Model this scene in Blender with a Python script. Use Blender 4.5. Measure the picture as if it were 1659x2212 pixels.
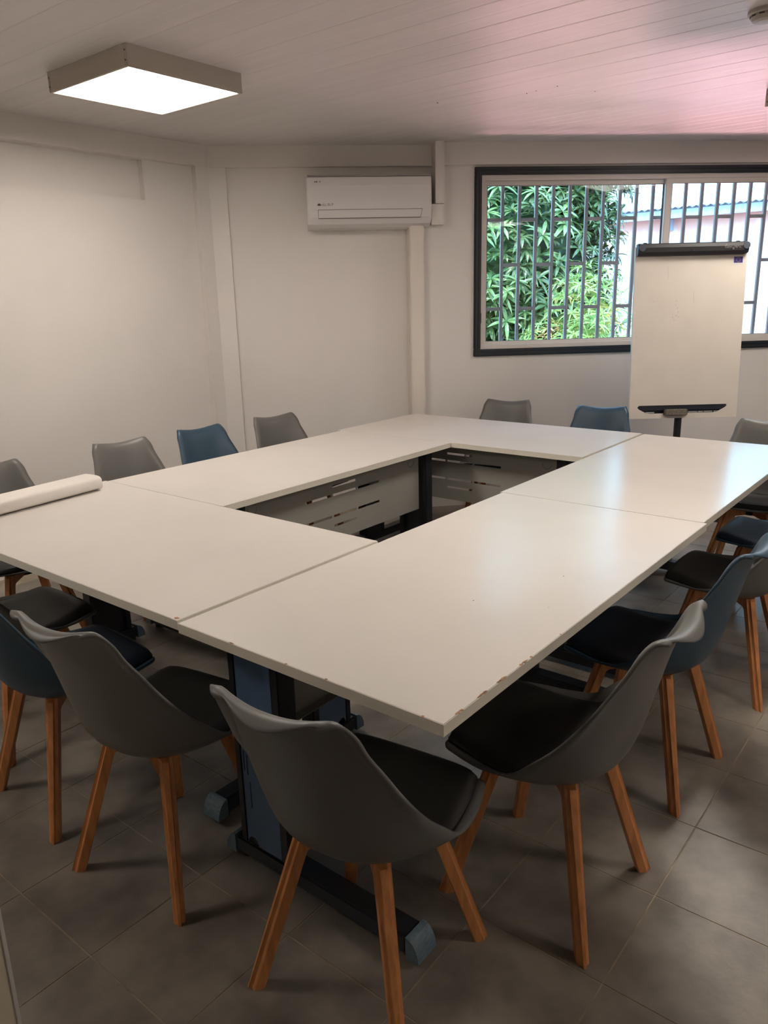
import bpy, bmesh, math, random
from mathutils import Vector, Matrix
from mathutils.geometry import tessellate_polygon
random.seed(7)
for o in list(bpy.data.objects): bpy.data.objects.remove(o)
SC = bpy.context.scene
COL = SC.collection
PI = math.pi
R = math.radians

# ---------------------------------------------------------------- camera
CAM = Vector((-1.04965, -0.71685, 1.50539))
cr = Vector((0.62275413, -0.78205431, -0.02383983))
cu = Vector((0.22333643, 0.14847713, 0.96336669))
cf = Vector((0.74986541, 0.60526489, -0.26712597))
cam_d = bpy.data.cameras.new('camera')
cam = bpy.data.objects.new('camera', cam_d); COL.objects.link(cam)
M = Matrix((cr, cu, -cf)).transposed().to_4x4(); M.translation = CAM
cam.matrix_world = M
cam_d.sensor_fit = 'VERTICAL'; cam_d.sensor_height = 24.0
FPX = 1654.0
cam_d.lens = FPX / 2212 * 24.0
cam_d.clip_start = 0.02; cam_d.clip_end = 300
SC.camera = cam

# ---------------------------------------------------------------- world, sun, exposure
SC.view_settings.view_transform = 'Standard'
SC.view_settings.look = 'None'
SC.view_settings.gamma = 1
SC.view_settings.use_curve_mapping = False
SC.view_settings.exposure = 0.0
W = bpy.data.worlds.new('world'); SC.world = W; W.use_nodes = True
wn = W.node_tree; wn.nodes.clear()
wo = wn.nodes.new('ShaderNodeOutputWorld'); wb = wn.nodes.new('ShaderNodeBackground')
wtc = wn.nodes.new('ShaderNodeTexCoord'); wsx = wn.nodes.new('ShaderNodeSeparateXYZ'); wr = wn.nodes.new('ShaderNodeValToRGB')
wn.links.new(wtc.outputs['Generated'], wsx.inputs[0]); wn.links.new(wsx.outputs['Z'], wr.inputs[0])
wr.color_ramp.elements[0].position = 0.0; wr.color_ramp.elements[0].color = (0.36, 0.74, 1.0, 1)
wr.color_ramp.elements[1].position = 0.7; wr.color_ramp.elements[1].color = (0.35, 0.62, 1.0, 1)
wn.links.new(wr.outputs[0], wb.inputs[0]); wb.inputs[1].default_value = 8.0
wn.links.new(wb.outputs[0], wo.inputs[0])

def look_rot(d):
    return Vector(d).normalized().to_track_quat('-Z', 'Y').to_euler()
sd = bpy.data.lights.new('sun', 'SUN'); sd.energy = 4.2; sd.angle = R(0.6); sd.color = (1, 0.96, 0.88)
sun = bpy.data.objects.new('sun', sd); COL.objects.link(sun)
sun.location = (0, 0, 12); sun.rotation_euler = look_rot((0.55, 0.15, -1.0))

# back wall frame: NV points outside, TV runs along the wall to the right
TH = -0.793551387
NV = Vector((-math.sin(TH), math.cos(TH), 0)); TV = Vector((math.cos(TH), math.sin(TH), 0))
def bw(s, c, z=0.0):
    return NV * c + TV * s + Vector((0, 0, z))

def area(name, loc, target, sx, sy, energy, color):
    d = bpy.data.lights.new(name, 'AREA'); d.shape = 'RECTANGLE'; d.size = sx; d.size_y = sy
    d.energy = energy; d.color = color
    o = bpy.data.objects.new(name, d); COL.objects.link(o)
    o.location = loc; o.rotation_euler = look_rot(Vector(target) - Vector(loc))
    return o
# added area light standing in for sun bouncing off the red earth outside
jam = bw(1.07, 4.3, 1.7)
bd_ = bpy.data.lights.new('earth_bounce_fill', 'AREA'); bd_.shape = 'RECTANGLE'; bd_.size = 3.2; bd_.size_y = 0.8
bd_.energy = 560; bd_.color = (1.0, 0.50, 0.58)
bo = bpy.data.objects.new('earth_bounce_fill', bd_); COL.objects.link(bo)
zz_ = -(-NV * 0.72 + Vector((0, 0, 0.69))); zz_.normalize(); yy_ = zz_.cross(TV)
bo.matrix_world = Matrix.Translation(bw(1.62 + 1.6, 6.65, -0.1)) @ Matrix((TV, yy_, zz_)).transposed().to_4x4()
# sky light entering through the window opening
pd = bpy.data.lights.new('window_portal', 'AREA'); pd.shape = 'RECTANGLE'; pd.size = 2.7; pd.size_y = 1.15
pd.cycles.is_portal = True
po = bpy.data.objects.new('window_portal', pd); COL.objects.link(po)
po.location = bw(2.36, 4.52, 1.72); po.rotation_euler = look_rot(-NV)

LAMP_POWER = 24.0     # emission strength of the ceiling panels

# ---------------------------------------------------------------- materials
def srgb(r, g, b):
    def f(c):
        c /= 255.0
        return c / 12.92 if c <= 0.04045 else ((c + 0.055) / 1.055) ** 2.4
    return (f(r), f(g), f(b), 1)
def mat(name, col, rough=0.5, metal=0.0, spec=0.5, noise=None, bump=None, coat=0.0, obj_var=0.0):
    """noise=(scale, amount, detail, stretch xyz); bump=(scale, strength)"""
    m = bpy.data.materials.new(name); m.use_nodes = True
    nt = m.node_tree; b = nt.nodes['Principled BSDF']
    b.inputs['Base Color'].default_value = col; b.inputs['Roughness'].default_value = rough
    b.inputs['Metallic'].default_value = metal; b.inputs['Specular IOR Level'].default_value = spec
    if coat: b.inputs['Coat Weight'].default_value = coat; b.inputs['Coat Roughness'].default_value = 0.15
    if noise or bump or obj_var:
        tc = nt.nodes.new('ShaderNodeTexCoord'); geo = nt.nodes.new('ShaderNodeNewGeometry')
    last = None
    if noise:
        mp = nt.nodes.new('ShaderNodeMapping'); nt.links.new(geo.outputs['Position'] if len(noise) > 4 else tc.outputs['Object'], mp.inputs[0])
        if len(noise) > 3 and noise[3]: mp.inputs['Scale'].default_value = noise[3]
        nz = nt.nodes.new('ShaderNodeTexNoise'); nz.inputs['Scale'].default_value = noise[0]; nz.inputs['Detail'].default_value = noise[2]
        nt.links.new(mp.outputs[0], nz.inputs[0])
        mr = nt.nodes.new('ShaderNodeMapRange'); mr.inputs[1].default_value = 0.36; mr.inputs[2].default_value = 0.64
        mr.inputs[3].default_value = 1 - noise[1]; mr.inputs[4].default_value = 1 + noise[1]
        nt.links.new(nz.outputs[0], mr.inputs[0])
        mx = nt.nodes.new('ShaderNodeMix'); mx.data_type = 'RGBA'; mx.blend_type = 'MULTIPLY'; mx.inputs[0].default_value = 1
        mx.inputs[6].default_value = col; cb = nt.nodes.new('ShaderNodeCombineColor')
        for i in range(3): nt.links.new(mr.outputs[0], cb.inputs[i])
        nt.links.new(cb.outputs[0], mx.inputs[7]); last = mx.outputs[2]
        nt.links.new(last, b.inputs['Base Color'])
    if obj_var:
        oi = nt.nodes.new('ShaderNodeObjectInfo'); mr = nt.nodes.new('ShaderNodeMapRange')
        mr.inputs[3].default_value = 1 - obj_var; mr.inputs[4].default_value = 1 + obj_var
        nt.links.new(oi.outputs['Random'], mr.inputs[0])
        hs = nt.nodes.new('ShaderNodeHueSaturation'); nt.links.new(mr.outputs[0], hs.inputs['Value'])
        if last: nt.links.new(last, hs.inputs['Color'])
        else: hs.inputs['Color'].default_value = col
        nt.links.new(hs.outputs[0], b.inputs['Base Color'])
    if bump:
        nz = nt.nodes.new('ShaderNodeTexNoise'); nz.inputs['Scale'].default_value = bump[0]; nz.inputs['Detail'].default_value = 4
        nt.links.new(tc.outputs['Object'], nz.inputs[0])
        bp = nt.nodes.new('ShaderNodeBump'); bp.inputs['Strength'].default_value = bump[1]; bp.inputs['Distance'].default_value = 0.01
        nt.links.new(nz.outputs[0], bp.inputs['Height']); nt.links.new(bp.outputs[0], b.inputs['Normal'])
    return m
WALLM = mat('wall_paint', (0.72, 0.675, 0.64, 1), 0.65, spec=0.25, noise=(1.2, 0.03, 5), bump=(140, 0.12))
CEILM = mat('ceiling_pvc', (0.63, 0.595, 0.585, 1), 0.42, spec=0.45, noise=(2.5, 0.03, 6, (6, 0.5, 1), 1), obj_var=0.025)
TILEM = mat('floor_tile', (0.185, 0.160, 0.134, 1), 0.34, spec=0.45, noise=(5.0, 0.32, 12, None, 1), bump=(60, 0.05), obj_var=0.05)
GROUTM = mat('grout', (0.26, 0.215, 0.155, 1), 0.85, noise=(9, 0.3, 4))
DESKM = mat('laminate_top', (0.62, 0.575, 0.53, 1), 0.22, spec=0.5, noise=(3, 0.02, 4), bump=(220, 0.02))
EDGEM = mat('edge_band', (0.70, 0.65, 0.56, 1), 0.45)
CHIPM = mat('raw_chipboard', (0.28, 0.15, 0.075, 1), 0.9, noise=(90, 0.4, 4))
BLACKM = mat('black_steel', (0.012, 0.013, 0.017, 1), 0.45)
NAVYM = mat('navy_steel', (0.075, 0.130, 0.23, 1), 0.42, noise=(20, 0.08, 3))
CAPM = mat('blue_grey_cap', (0.10, 0.15, 0.185, 1), 0.55, noise=(60, 0.16, 5, (1, 1, 4)))
PANELM = mat('grey_sheet_steel', (0.30, 0.285, 0.255, 1), 0.4, noise=(3, 0.03, 3))
SHELLG = mat('grey_plastic', (0.122, 0.117, 0.108, 1), 0.42, spec=0.45, bump=(300, 0.02))
SHELLB = mat('blue_plastic', (0.028, 0.060, 0.094, 1), 0.42, spec=0.45, bump=(300, 0.02))
PADG = mat('grey_leatherette', (0.019, 0.018, 0.016, 1), 0.40, spec=0.45, bump=(260, 0.06))
PADB = mat('navy_leatherette', (0.009, 0.015, 0.027, 1), 0.40, spec=0.45, bump=(260, 0.06))
WOODM = mat('beech', (0.50, 0.205, 0.075, 1), 0.42, spec=0.4, noise=(14, 0.16, 6, (5, 5, 0.6)), obj_var=0.08)
GREYMET = mat('screw_metal', (0.2, 0.2, 0.2, 1), 0.4, metal=0.8)
ACM = mat('ac_plastic', (0.68, 0.65, 0.64, 1), 0.42, spec=0.4)
CREAMM = mat('cream_plastic', (0.70, 0.64, 0.57, 1), 0.45)
DARKLINE = mat('dark_seam', (0.05, 0.045, 0.04, 1), 0.8)
TRIMM = mat('anthracite_wood_trim', (0.014, 0.018, 0.024, 1), 0.42, noise=(30, 0.25, 4, (1, 1, 6)))
ALUM = mat('white_aluminium', (0.62, 0.58, 0.54, 1), 0.4)
SEALM = mat('rubber_seal', (0.03, 0.03, 0.035, 1), 0.6)
BARM = mat('grey_painted_bar', (0.19, 0.18, 0.19, 1), 0.5)
LAMPBODY = mat('lamp_body', (0.50, 0.45, 0.39, 1), 0.45)
BOARDM = mat('whiteboard_enamel', (0.66, 0.60, 0.53, 1), 0.28, spec=0.5, noise=(6, 0.02, 4))
BOARDEDGE = mat('board_edge', (0.60, 0.60, 0.60, 1), 0.4)
CLAMPM = mat('dark_grey_plastic', (0.022, 0.021, 0.023, 1), 0.45)
CLAMPC = mat('slate_plastic', (0.055, 0.068, 0.085, 1), 0.45)
SMUDGE = mat('marker_smudge', (0.46, 0.43, 0.40, 1), 0.4)
SMUDGEG = mat('green_smudge', (0.50, 0.53, 0.46, 1), 0.35)
STICKW = mat('sticker_white', (0.64, 0.60, 0.60, 1), 0.5)
STICKB = mat('sticker_blue', (0.03, 0.02, 0.16, 1), 0.5)
STARM = mat('sticker_star', (0.60, 0.50, 0.30, 1), 0.5)
FELTM = mat('felt', (0.16, 0.135, 0.11, 1), 0.95, noise=(120, 0.3, 4))
PAPERM = mat('paper', (0.74, 0.68, 0.62, 1), 0.6)
CHALKM = mat('scratched_writing', (0.42, 0.40, 0.38, 1), 0.6)
SMOKEM = mat('detector_plastic', (0.36, 0.33, 0.29, 1), 0.45)
LEAFA = mat('mango_leaf', (0.115, 0.185, 0.06, 1), 0.35, spec=0.6, obj_var=0.5)
LEAFB = mat('yellow_green_leaf', (0.24, 0.42, 0.10, 1), 0.4, obj_var=0.4)
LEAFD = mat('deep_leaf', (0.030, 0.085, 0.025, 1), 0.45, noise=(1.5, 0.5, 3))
BARKM = mat('bark', (0.10, 0.075, 0.055, 1), 0.9, noise=(8, 0.3, 5))
EARTHM = mat('red_earth', (0.42, 0.16, 0.11, 1), 0.95, noise=(0.8, 0.2, 5))
ROOFM = mat('corrugated_roof', (0.20, 0.22, 0.25, 1), 0.5)
FASCM = mat('fascia_board', (0.34, 0.42, 0.55, 1), 0.6)
# rendered house wall with rust stains running down under the eave (stains, own shape)
def stained_wall():
    m = mat('stained_render', (0.78, 0.80, 0.82, 1), 0.8); nt = m.node_tree; b = nt.nodes['Principled BSDF']
    g = nt.nodes.new('ShaderNodeNewGeometry'); sx = nt.nodes.new('ShaderNodeSeparateXYZ'); nt.links.new(g.outputs['Position'], sx.inputs[0])
    mp = nt.nodes.new('ShaderNodeMapping'); mp.inputs['Scale'].default_value = (1, 9, 0.7); nt.links.new(g.outputs['Position'], mp.inputs[0])
    nz = nt.nodes.new('ShaderNodeTexNoise'); nz.inputs['Scale'].default_value = 1.0; nz.inputs['Detail'].default_value = 5; nt.links.new(mp.outputs[0], nz.inputs[0])
    ma = nt.nodes.new('ShaderNodeMath'); ma.operation = 'MULTIPLY_ADD'; ma.inputs[1].default_value = 0.75
    nt.links.new(nz.outputs[0], ma.inputs[0]); nt.links.new(sx.outputs['Z'], ma.inputs[2])
    mr = nt.nodes.new('ShaderNodeMapRange'); mr.inputs[1].default_value = 2.95; mr.inputs[2].default_value = 3.20; nt.links.new(ma.outputs[0], mr.inputs[0])
    mx = nt.nodes.new('ShaderNodeMix'); mx.data_type = 'RGBA'; mx.inputs[6].default_value = (0.78, 0.80, 0.82, 1); mx.inputs[7].default_value = (0.80, 0.50, 0.44, 1)
    nt.links.new(mr.outputs[0], mx.inputs[0]); nt.links.new(mx.outputs[2], b.inputs['Base Color'])
    return m
HOUSEM = stained_wall()
def emis(name, col, s):
    m = bpy.data.materials.new(name); m.use_nodes = True; b = m.node_tree.nodes['Principled BSDF']
    b.inputs['Base Color'].default_value = (0.8, 0.8, 0.8, 1)
    b.inputs['Emission Color'].default_value = col; b.inputs['Emission Strength'].default_value = s
    return m
LEDM = emis('led_diffuser', (1.0, 0.92, 0.82, 1), LAMP_POWER)
def glass():
    m = bpy.data.materials.new('window_glass'); m.use_nodes = True; nt = m.node_tree; nt.nodes.clear()
    o = nt.nodes.new('ShaderNodeOutputMaterial'); mx = nt.nodes.new('ShaderNodeMixShader'); fr = nt.nodes.new('ShaderNodeFresnel')
    tr = nt.nodes.new('ShaderNodeBsdfTransparent'); gl = nt.nodes.new('ShaderNodeBsdfGlossy'); gl.inputs['Roughness'].default_value = 0.02
    tr.inputs[0].default_value = (0.95, 0.98, 0.97, 1); fr.inputs[0].default_value = 1.2
    nt.links.new(fr.outputs[0], mx.inputs[0]); nt.links.new(tr.outputs[0], mx.inputs[1]); nt.links.new(gl.outputs[0], mx.inputs[2]); nt.links.new(mx.outputs[0], o.inputs[0])
    return m
GLASSM = glass()

# ---------------------------------------------------------------- helpers
def link_mesh(name, bm, m, parent=None, smooth=False, label=None, kind=None):
    me = bpy.data.meshes.new(name)
    bmesh.ops.recalc_face_normals(bm, faces=bm.faces[:])
    bm.to_mesh(me); bm.free()
    if smooth:
        for p in me.polygons: p.use_smooth = True
    if isinstance(m, (list, tuple)):
        for x in m: me.materials.append(x)
    else: me.materials.append(m)
    o = bpy.data.objects.new(name, me); COL.objects.link(o)
    if parent: o.parent = parent
    if label: o['label'] = label
    if kind: o['kind'] = kind
    return o
def thing(name, label, cat, loc=(0, 0, 0), rz=0.0, group=None):
    o = bpy.data.objects.new(name, None); COL.objects.link(o); o.empty_display_size = 0.1
    o.location = loc; o.rotation_euler = (0, 0, rz); o['label'] = label; o['category'] = cat
    if group: o['group'] = group
    return o
def box(bm, x0, x1, y0, y1, z0, z1, bev=0.0, mtx=None, mi=0):
    t = bmesh.new()
    vs = [t.verts.new((x, y, z)) for x in (x0, x1) for y in (y0, y1) for z in (z0, z1)]
    for f in ((0, 1, 3, 2), (4, 6, 7, 5), (0, 4, 5, 1), (2, 3, 7, 6), (0, 2, 6, 4), (1, 5, 7, 3)): t.faces.new([vs[i] for i in f])
    if bev: bmesh.ops.bevel(t, geom=t.edges[:], offset=bev, segments=2, affect='EDGES')
    merge(bm, t, mtx, mi)
def merge(bm, t, mtx=None, mi=0):
    if mtx is not None: bmesh.ops.transform(t, matrix=mtx, verts=t.verts[:])
    vm = {v: bm.verts.new(v.co) for v in t.verts}
    for f in t.faces:
        try: nf = bm.faces.new([vm[v] for v in f.verts]); nf.material_index = mi; nf.smooth = f.smooth
        except ValueError: pass
    t.free()
def BM(*boxes, bev=0.0, mtx=None):
    bm = bmesh.new()
    for b in boxes: box(bm, *b, bev=bev, mtx=mtx)
    return bm
def cyl(bm, p0, p1, r0, r1=None, seg=12, mtx=None):
    p0 = Vector(p0); p1 = Vector(p1); r1 = r0 if r1 is None else r1
    q = (p1 - p0).normalized().to_track_quat('Z', 'Y')
    a = []; b = []
    for i in range(seg):
        an = 2 * PI * i / seg; d = q @ Vector((math.cos(an), math.sin(an), 0))
        A = p0 + d * r0; B = p1 + d * r1
        if mtx is not None: A = mtx @ A; B = mtx @ B
        a.append(bm.verts.new(A)); b.append(bm.verts.new(B))
    for i in range(seg): bm.faces.new((a[i], a[(i + 1) % seg], b[(i + 1) % seg], b[i]))
    bm.faces.new(a[::-1]); bm.faces.new(b)
def tube(bm, pts, r, seg=6):
    pts = [Vector(p) for p in pts]; rings = []
    for i, p in enumerate(pts):
        d = (pts[min(i + 1, len(pts) - 1)] - pts[max(i - 1, 0)]).normalized()
        q = d.to_track_quat('Z', 'Y')
        rings.append([bm.verts.new(p + q @ Vector((math.cos(2 * PI * k / seg) * r, math.sin(2 * PI * k / seg) * r, 0))) for k in range(seg)])
    for a, b in zip(rings, rings[1:]):
        for k in range(seg): bm.faces.new((a[k], a[(k + 1) % seg], b[(k + 1) % seg], b[k]))
    bm.faces.new(rings[0][::-1]); bm.faces.new(rings[-1])
def plate(bm, outer, holes, depth, mtx):
    """flat plate in local xy with through holes, thickness along local z (0..depth)"""
    loops = [[Vector((x, y, 0)) for x, y in outer]] + [[Vector((x, y, 0)) for x, y in h] for h in holes]
    tris = tessellate_polygon(loops)
    flat = [p for l in loops for p in l]
    A = [bm.verts.new(mtx @ p) for p in flat]; B = [bm.verts.new(mtx @ (p + Vector((0, 0, depth)))) for p in flat]
    for t in tris:
        try:
            bm.faces.new([A[i] for i in t]); bm.faces.new([B[i] for i in reversed(t)])
        except ValueError: pass
    k = 0
    for l in loops:
        n = len(l)
        for i in range(n):
            a, b = k + i, k + (i + 1) % n
            bm.faces.new((A[a], A[b], B[b], B[a]))
        k += n
def rect(x0, x1, y0, y1): return [(x0, y0), (x1, y0), (x1, y1), (x0, y1)]
def struct(name, bm, m, parent=None, label=None):
    return link_mesh(name, bm, m, parent, kind='structure', label=label)
def copy_tree(o, parent=None):
    c = o.copy(); COL.objects.link(c); c.parent = parent
    for ch in list(o.children): copy_tree(ch, c)
    return c
# matrix of the back wall: local x along the wall, local y outwards, local z up
BWM = Matrix(((TV.x, NV.x, 0, 0), (TV.y, NV.y, 0, 0), (0, 0, 1, 0), (0, 0, 0, 1)))

# ---------------------------------------------------------------- room shell
CZ = 2.5
S0 = -0.78          # corner of left wall and back wall, along TV
S1 = 5.0
YL = 3.575
# floor slab below the tiles
bm = bmesh.new(); box(bm, -3.3, 7.2, -3.0, 3.9, -0.12, -0.0013)
floor = struct('floor', bm, GROUTM)
# tiles: those in view one by one, the others joined
def proj(p):
    d = Vector(p) - CAM; z = d.dot(cf)
    if z < 0.05: return None
    return (829.5 + FPX * d.dot(cr) / z, 1106 - FPX * d.dot(cu) / z, z)
TX, TY = 0.3333, 0.3347
tm = bmesh.new(); box(tm, -TX / 2 + .0016, TX / 2 - .0016, -TY / 2 + .0016, TY / 2 - .0016, -0.004, 0.0, mtx=None)
for v in tm.verts:
    if v.co.z > -0.001: v.co.x *= 0.996; v.co.y *= 0.996
tmesh = bpy.data.meshes.new('tile'); bmesh.ops.recalc_face_normals(tm, faces=tm.faces[:]); tm.to_mesh(tmesh); tm.free(); tmesh.materials.append(TILEM)
cand = []
for i in range(-11, 24):
    for j in range(-9, 14):
        x = -0.013 + TX * (i + .5); y = -0.212 + TY * (j + .5)
        if y + TY / 2 > 3.64 or x < -3.0 or y < -2.6 or x > 6.6: continue
        if NV.x * x + NV.y * y > 4.10: continue
        q = proj((x, y, 0)); vis = q is not None and -150 < q[0] < 1810 and 700 < q[1] < 2420
        cand.append((not vis, (Vector((x, y, 0)) - CAM).length, x, y))
cand.sort()
rest = bmesh.new()
for k, (nv, d, x, y) in enumerate(cand):
    if not nv and k < 290:
        o = bpy.data.objects.new('tile', tmesh); COL.objects.link(o); o.location = (x, y, 0); o.parent = floor
    else:
        t = bmesh.new(); t.from_mesh(tmesh); merge(rest, t, Matrix.Translation((x, y, 0)))
link_mesh('tile_field', rest, TILEM, floor, kind='stuff')

# left wall (runs along x); recessed field, ring beam, corner pilaster, shallow niche
bm = bmesh.new()
plate(bm, rect(-3.3, 2.85, -0.004, CZ + 0.1), [rect(-1.2, 2.035, 2.139, 2.371)], 0.16,
      Matrix(((1, 0, 0, 0), (0, 0, 1, YL + 0.045), (0, 1, 0, 0), (0, 0, 0, 1))))
box(bm, -1.3, 2.1, YL + 0.09, YL + 0.22, 2.05, 2.42)
struct('wall_left', bm, WALLM)
bm = bmesh.new(); box(bm, -3.3, 2.56, YL, YL + 0.06, 2.372, CZ + 0.05, bev=0.004)
struct('trim_1', bm, WALLM, label='white ring beam along the top of the left wall')
bm = bmesh.new(); box(bm, 2.41, 2.56, YL, YL + 0.06, 0, 2.3715)
struct('trim_2', bm, WALLM, label='white corner pilaster on the left wall')
# back wall: left field with AC, right field with window
CA, CW = 4.33, 4.24
WS0, WS1, WZ0, WZ1 = 1.03, 3.72, 1.145, 2.30
bm = bmesh.new()
box(bm, S0 - 0.15, 0.73, CA, CA + 0.2, -0.004, CZ + 0.1, mtx=BWM)
plate(bm, [(0.60, -0.004), (S1 + 0.2, -0.004), (S1 + 0.2, CZ + 0.1), (0.705, CZ + 0.1), (0.705, 2.02), (0.60, 2.02)], [rect(WS0, WS1, WZ0, WZ1)], 0.20,
      BWM @ Matrix(((1, 0, 0, 0), (0, 0, 1, CW), (0, 1, 0, 0), (0, 0, 0, 1))))
struct('wall_back', bm, WALLM)
bm = bmesh.new(); box(bm, S0 - 0.02, 0.735, 4.296, CA + 0.02, 2.370, CZ + 0.05, bev=0.003, mtx=BWM)
struct('trim_3', bm, WALLM, label='white ring beam above the air conditioner')
bm = bmesh.new(); box(bm, 0.735, S1, 4.208, CW + 0.02, 2.362, CZ + 0.05, bev=0.003, mtx=BWM)
struct('trim_4', bm, WALLM, label='white ring beam above the window')
bm = bmesh.new(); box(bm, S0 - 0.02, -0.675, 4.296, CA + 0.02, 0, 2.3695, mtx=BWM)
struct('trim_5', bm, WALLM, label='white corner pilaster on the back wall')
# other walls, out of view
pr = bw(S1, 4.24)
bm = BM((pr.x - 0.02, pr.x + 0.15, -2.95, pr.y + 0.2, -0.004, CZ + 0.1)); struct('wall_right', bm, WALLM)
bm = BM((-3.3, pr.x + 0.15, -2.95, -2.8, -0.004, CZ + 0.1)); struct('wall_front', bm, WALLM)
bm = BM((-3.3, -3.15, -2.9, YL + 0.2, -0.004, CZ + 0.1)); struct('wall_entry', bm, WALLM)
# wall end close to the camera at the lower left
pe = CAM + Vector((0.3185, 0.918, 0)).normalized() * 1.22
pm = Matrix.Translation((pe.x, pe.y, 0)) @ Matrix.Rotation(R(172), 4, 'Z')
bm = bmesh.new(); box(bm, 0.0, 0.62, -0.10, 0.0, 0, CZ, mtx=pm); struct('wall_partition', bm, mat('partition_paint', (0.60, 0.54, 0.42, 1), 0.6))
bm = bmesh.new(); box(bm, -0.003, 0.004, -0.004, 0.003, 0, CZ, mtx=pm, bev=0.001); struct('trim_6', bm, mat('corner_bead', (0.55, 0.53, 0.50, 1), 0.5), label='pale corner bead at the end of the partition')

# ceiling: boards running along y
ceil_bm = bmesh.new(); q0 = bw(-1.2, 4.40); q1 = bw(S1 + .2, 4.40)
plate(ceil_bm, [(-3.3, -2.95), (q1.x, -2.95), (q1.x, q1.y), (q0.x, q0.y), (-3.3, q0.y)], [], .1, Matrix.Translation((0, 0, CZ + .012)))
ceil = struct('ceiling', ceil_bm, mat('ceiling_void', (0.35, 0.33, 0.32, 1), 0.9))
BWD = 0.2
def board_mesh(y0, y1):
    b = bmesh.new(); h = BWD / 2
    prof = [(-h + .0003, .012), (-h + .0003, .0014), (-h + .005, .0003), (-h + .014, 0), (-.012, 0.0), (-.004, .0007), (.004, .0007), (.012, 0.0), (h - .014, 0), (h - .005, .0003), (h - .0003, .0014), (h - .0003, .012)]
    A = [b.verts.new((x, y0, z)) for x, z in prof]; B = [b.verts.new((x, y1, z)) for x, z in prof]
    for i in range(len(prof) - 1): b.faces.new((A[i], A[i + 1], B[i + 1], B[i]))
    b.faces.new((A[0], B[0], B[-1], A[-1])); b.faces.new(A); b.faces.new(B)
    me = bpy.data.meshes.new('ceiling_board'); bmesh.ops.recalc_face_normals(b, faces=b.faces[:]); b.to_mesh(me); b.free(); me.materials.append(CEILM)
    return me
k = 0; x = -3.1
while x < 6.5:
    ym = min(3.60, (4.30 - NV.x * (x - BWD / 2)) / NV.y)
    if ym > -2.6:
        o = bpy.data.objects.new('ceiling_board', board_mesh(-2.8, ym)); COL.objects.link(o); o.parent = ceil
        o.location = (x, 0, CZ)
    x += BWD
# fly specks on the ceiling
def on_plane_z(px, py, z):
    d = cf + cr * ((px - 829.5) / FPX) - cu * ((py - 1106) / FPX); return CAM + d * ((z - CAM.z) / d.z)
bm = bmesh.new()
for px, py, r in ((945, 222, .006), (1204, 186, .004), (1158, 196, .003), (1138, 202, .003), (1285, 197, .003)):
    p = on_plane_z(px, py, CZ); cyl(bm, (p.x, p.y, CZ - .002), (p.x, p.y, CZ + .001), r * .6, r, 7)
link_mesh('fly_specks', bm, DARKLINE, ceil, kind='stuff')

# ---------------------------------------------------------------- window
win = thing('window_1', 'wide white aluminium sliding window framed in anthracite trim in the back wall', 'window')
del win['category']; win['kind'] = 'structure'; win['label'] = 'wide white aluminium sliding window framed in anthracite trim'
win.matrix_world = BWM.copy()
def fr(bm, s0, s1, z0, z1, w, c0, c1, bev=0.0):
    """rectangular frame of four bars, w wide"""
    box(bm, s0, s1, c0, c1, z1 - w, z1, bev); box(bm, s0, s1, c0, c1, z0, z0 + w, bev)
    box(bm, s0, s0 + w, c0, c1, z0 + w, z1 - w, bev); box(bm, s1 - w, s1, c0, c1, z0 + w, z1 - w, bev)
WT0, WT1 = 0.985, 3.765
bm = bmesh.new()
fr(bm, WT0, WT1, 1.097, 2.350, 0.050, CW - 0.016, CW + 0.004, 0.003)
fr(bm, WT0 + .006, WT1 - .006, 1.103, 2.344, 0.018, CW - 0.026, CW - 0.012, 0.004)
fr(bm, WT0 + .030, WT1 - .030, 1.127, 2.320, 0.016, CW - 0.022, CW - 0.012, 0.004)
link_mesh('outer_trim', bm, TRIMM, win, label='anthracite moulded trim')
bm = bmesh.new(); fr(bm, 1.031, 3.719, 1.144, 2.301, 0.030, CW + 0.004, CW + 0.085, 0.002)
link_mesh('fixed_frame', bm, ALUM, win)
def sash(s0, s1, c):
    b = bmesh.new(); fr(b, s0, s1, 1.150, 2.287, 0.047, c, c + 0.028, 0.003)
    f = link_mesh('sash', b, ALUM, win)
    b = bmesh.new(); fr(b, s0 + .046, s1 - .046, 1.194, 2.243, 0.005, c + .006, c + .022)
    link_mesh('seal', b, SEALM, f)
    b = bmesh.new(); box(b, s0 + .048, s1 - .048, c + .012, c + .016, 1.196, 2.241)
    link_mesh('pane', b, GLASSM, f)
    return f
sl = sash(1.040, 2.400, CW + 0.050); sr_ = sash(2.347, 3.712, CW + 0.012)
bm = bmesh.new(); box(bm, 1.028, 1.042, CW + 0.0, CW + 0.03, 1.325, 1.40, 0.003); link_mesh('latch', bm, SEALM, win, label='small black latch on the left frame')
# security grille outside the glass
gr = thing('window_grille', 'grey painted steel security grille with staggered cross pieces outside the window', 'grille')
gr.matrix_world = BWM.copy()
GC = CW + 0.125
zs0, zs1 = 1.10, 2.33
x = 1.095; k = 0; ss = []
while x < 3.75:
    ss.append(x); x += 0.1215
for k, s in enumerate(ss):
    b = bmesh.new(); box(b, s - .011, s + .011, GC, GC + .022, zs0, zs1, 0.0015); link_mesh('grille_bar', b, BARM, gr)
for k in range(len(ss) - 1):
    for z in ((2.026, 1.420) if k % 2 == 0 else (1.723,)):
        b = bmesh.new(); box(b, ss[k] + .011, ss[k + 1] - .011, GC + .002, GC + .020, z - .012, z + .012, 0.0015); link_mesh('cross_piece', b, BARM, gr)
b = bmesh.new(); box(b, 1.0, 3.75, GC + .002, GC + .02, zs1 - .004, zs1 + .018); link_mesh('grille_rail', b, BARM, gr)
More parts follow.
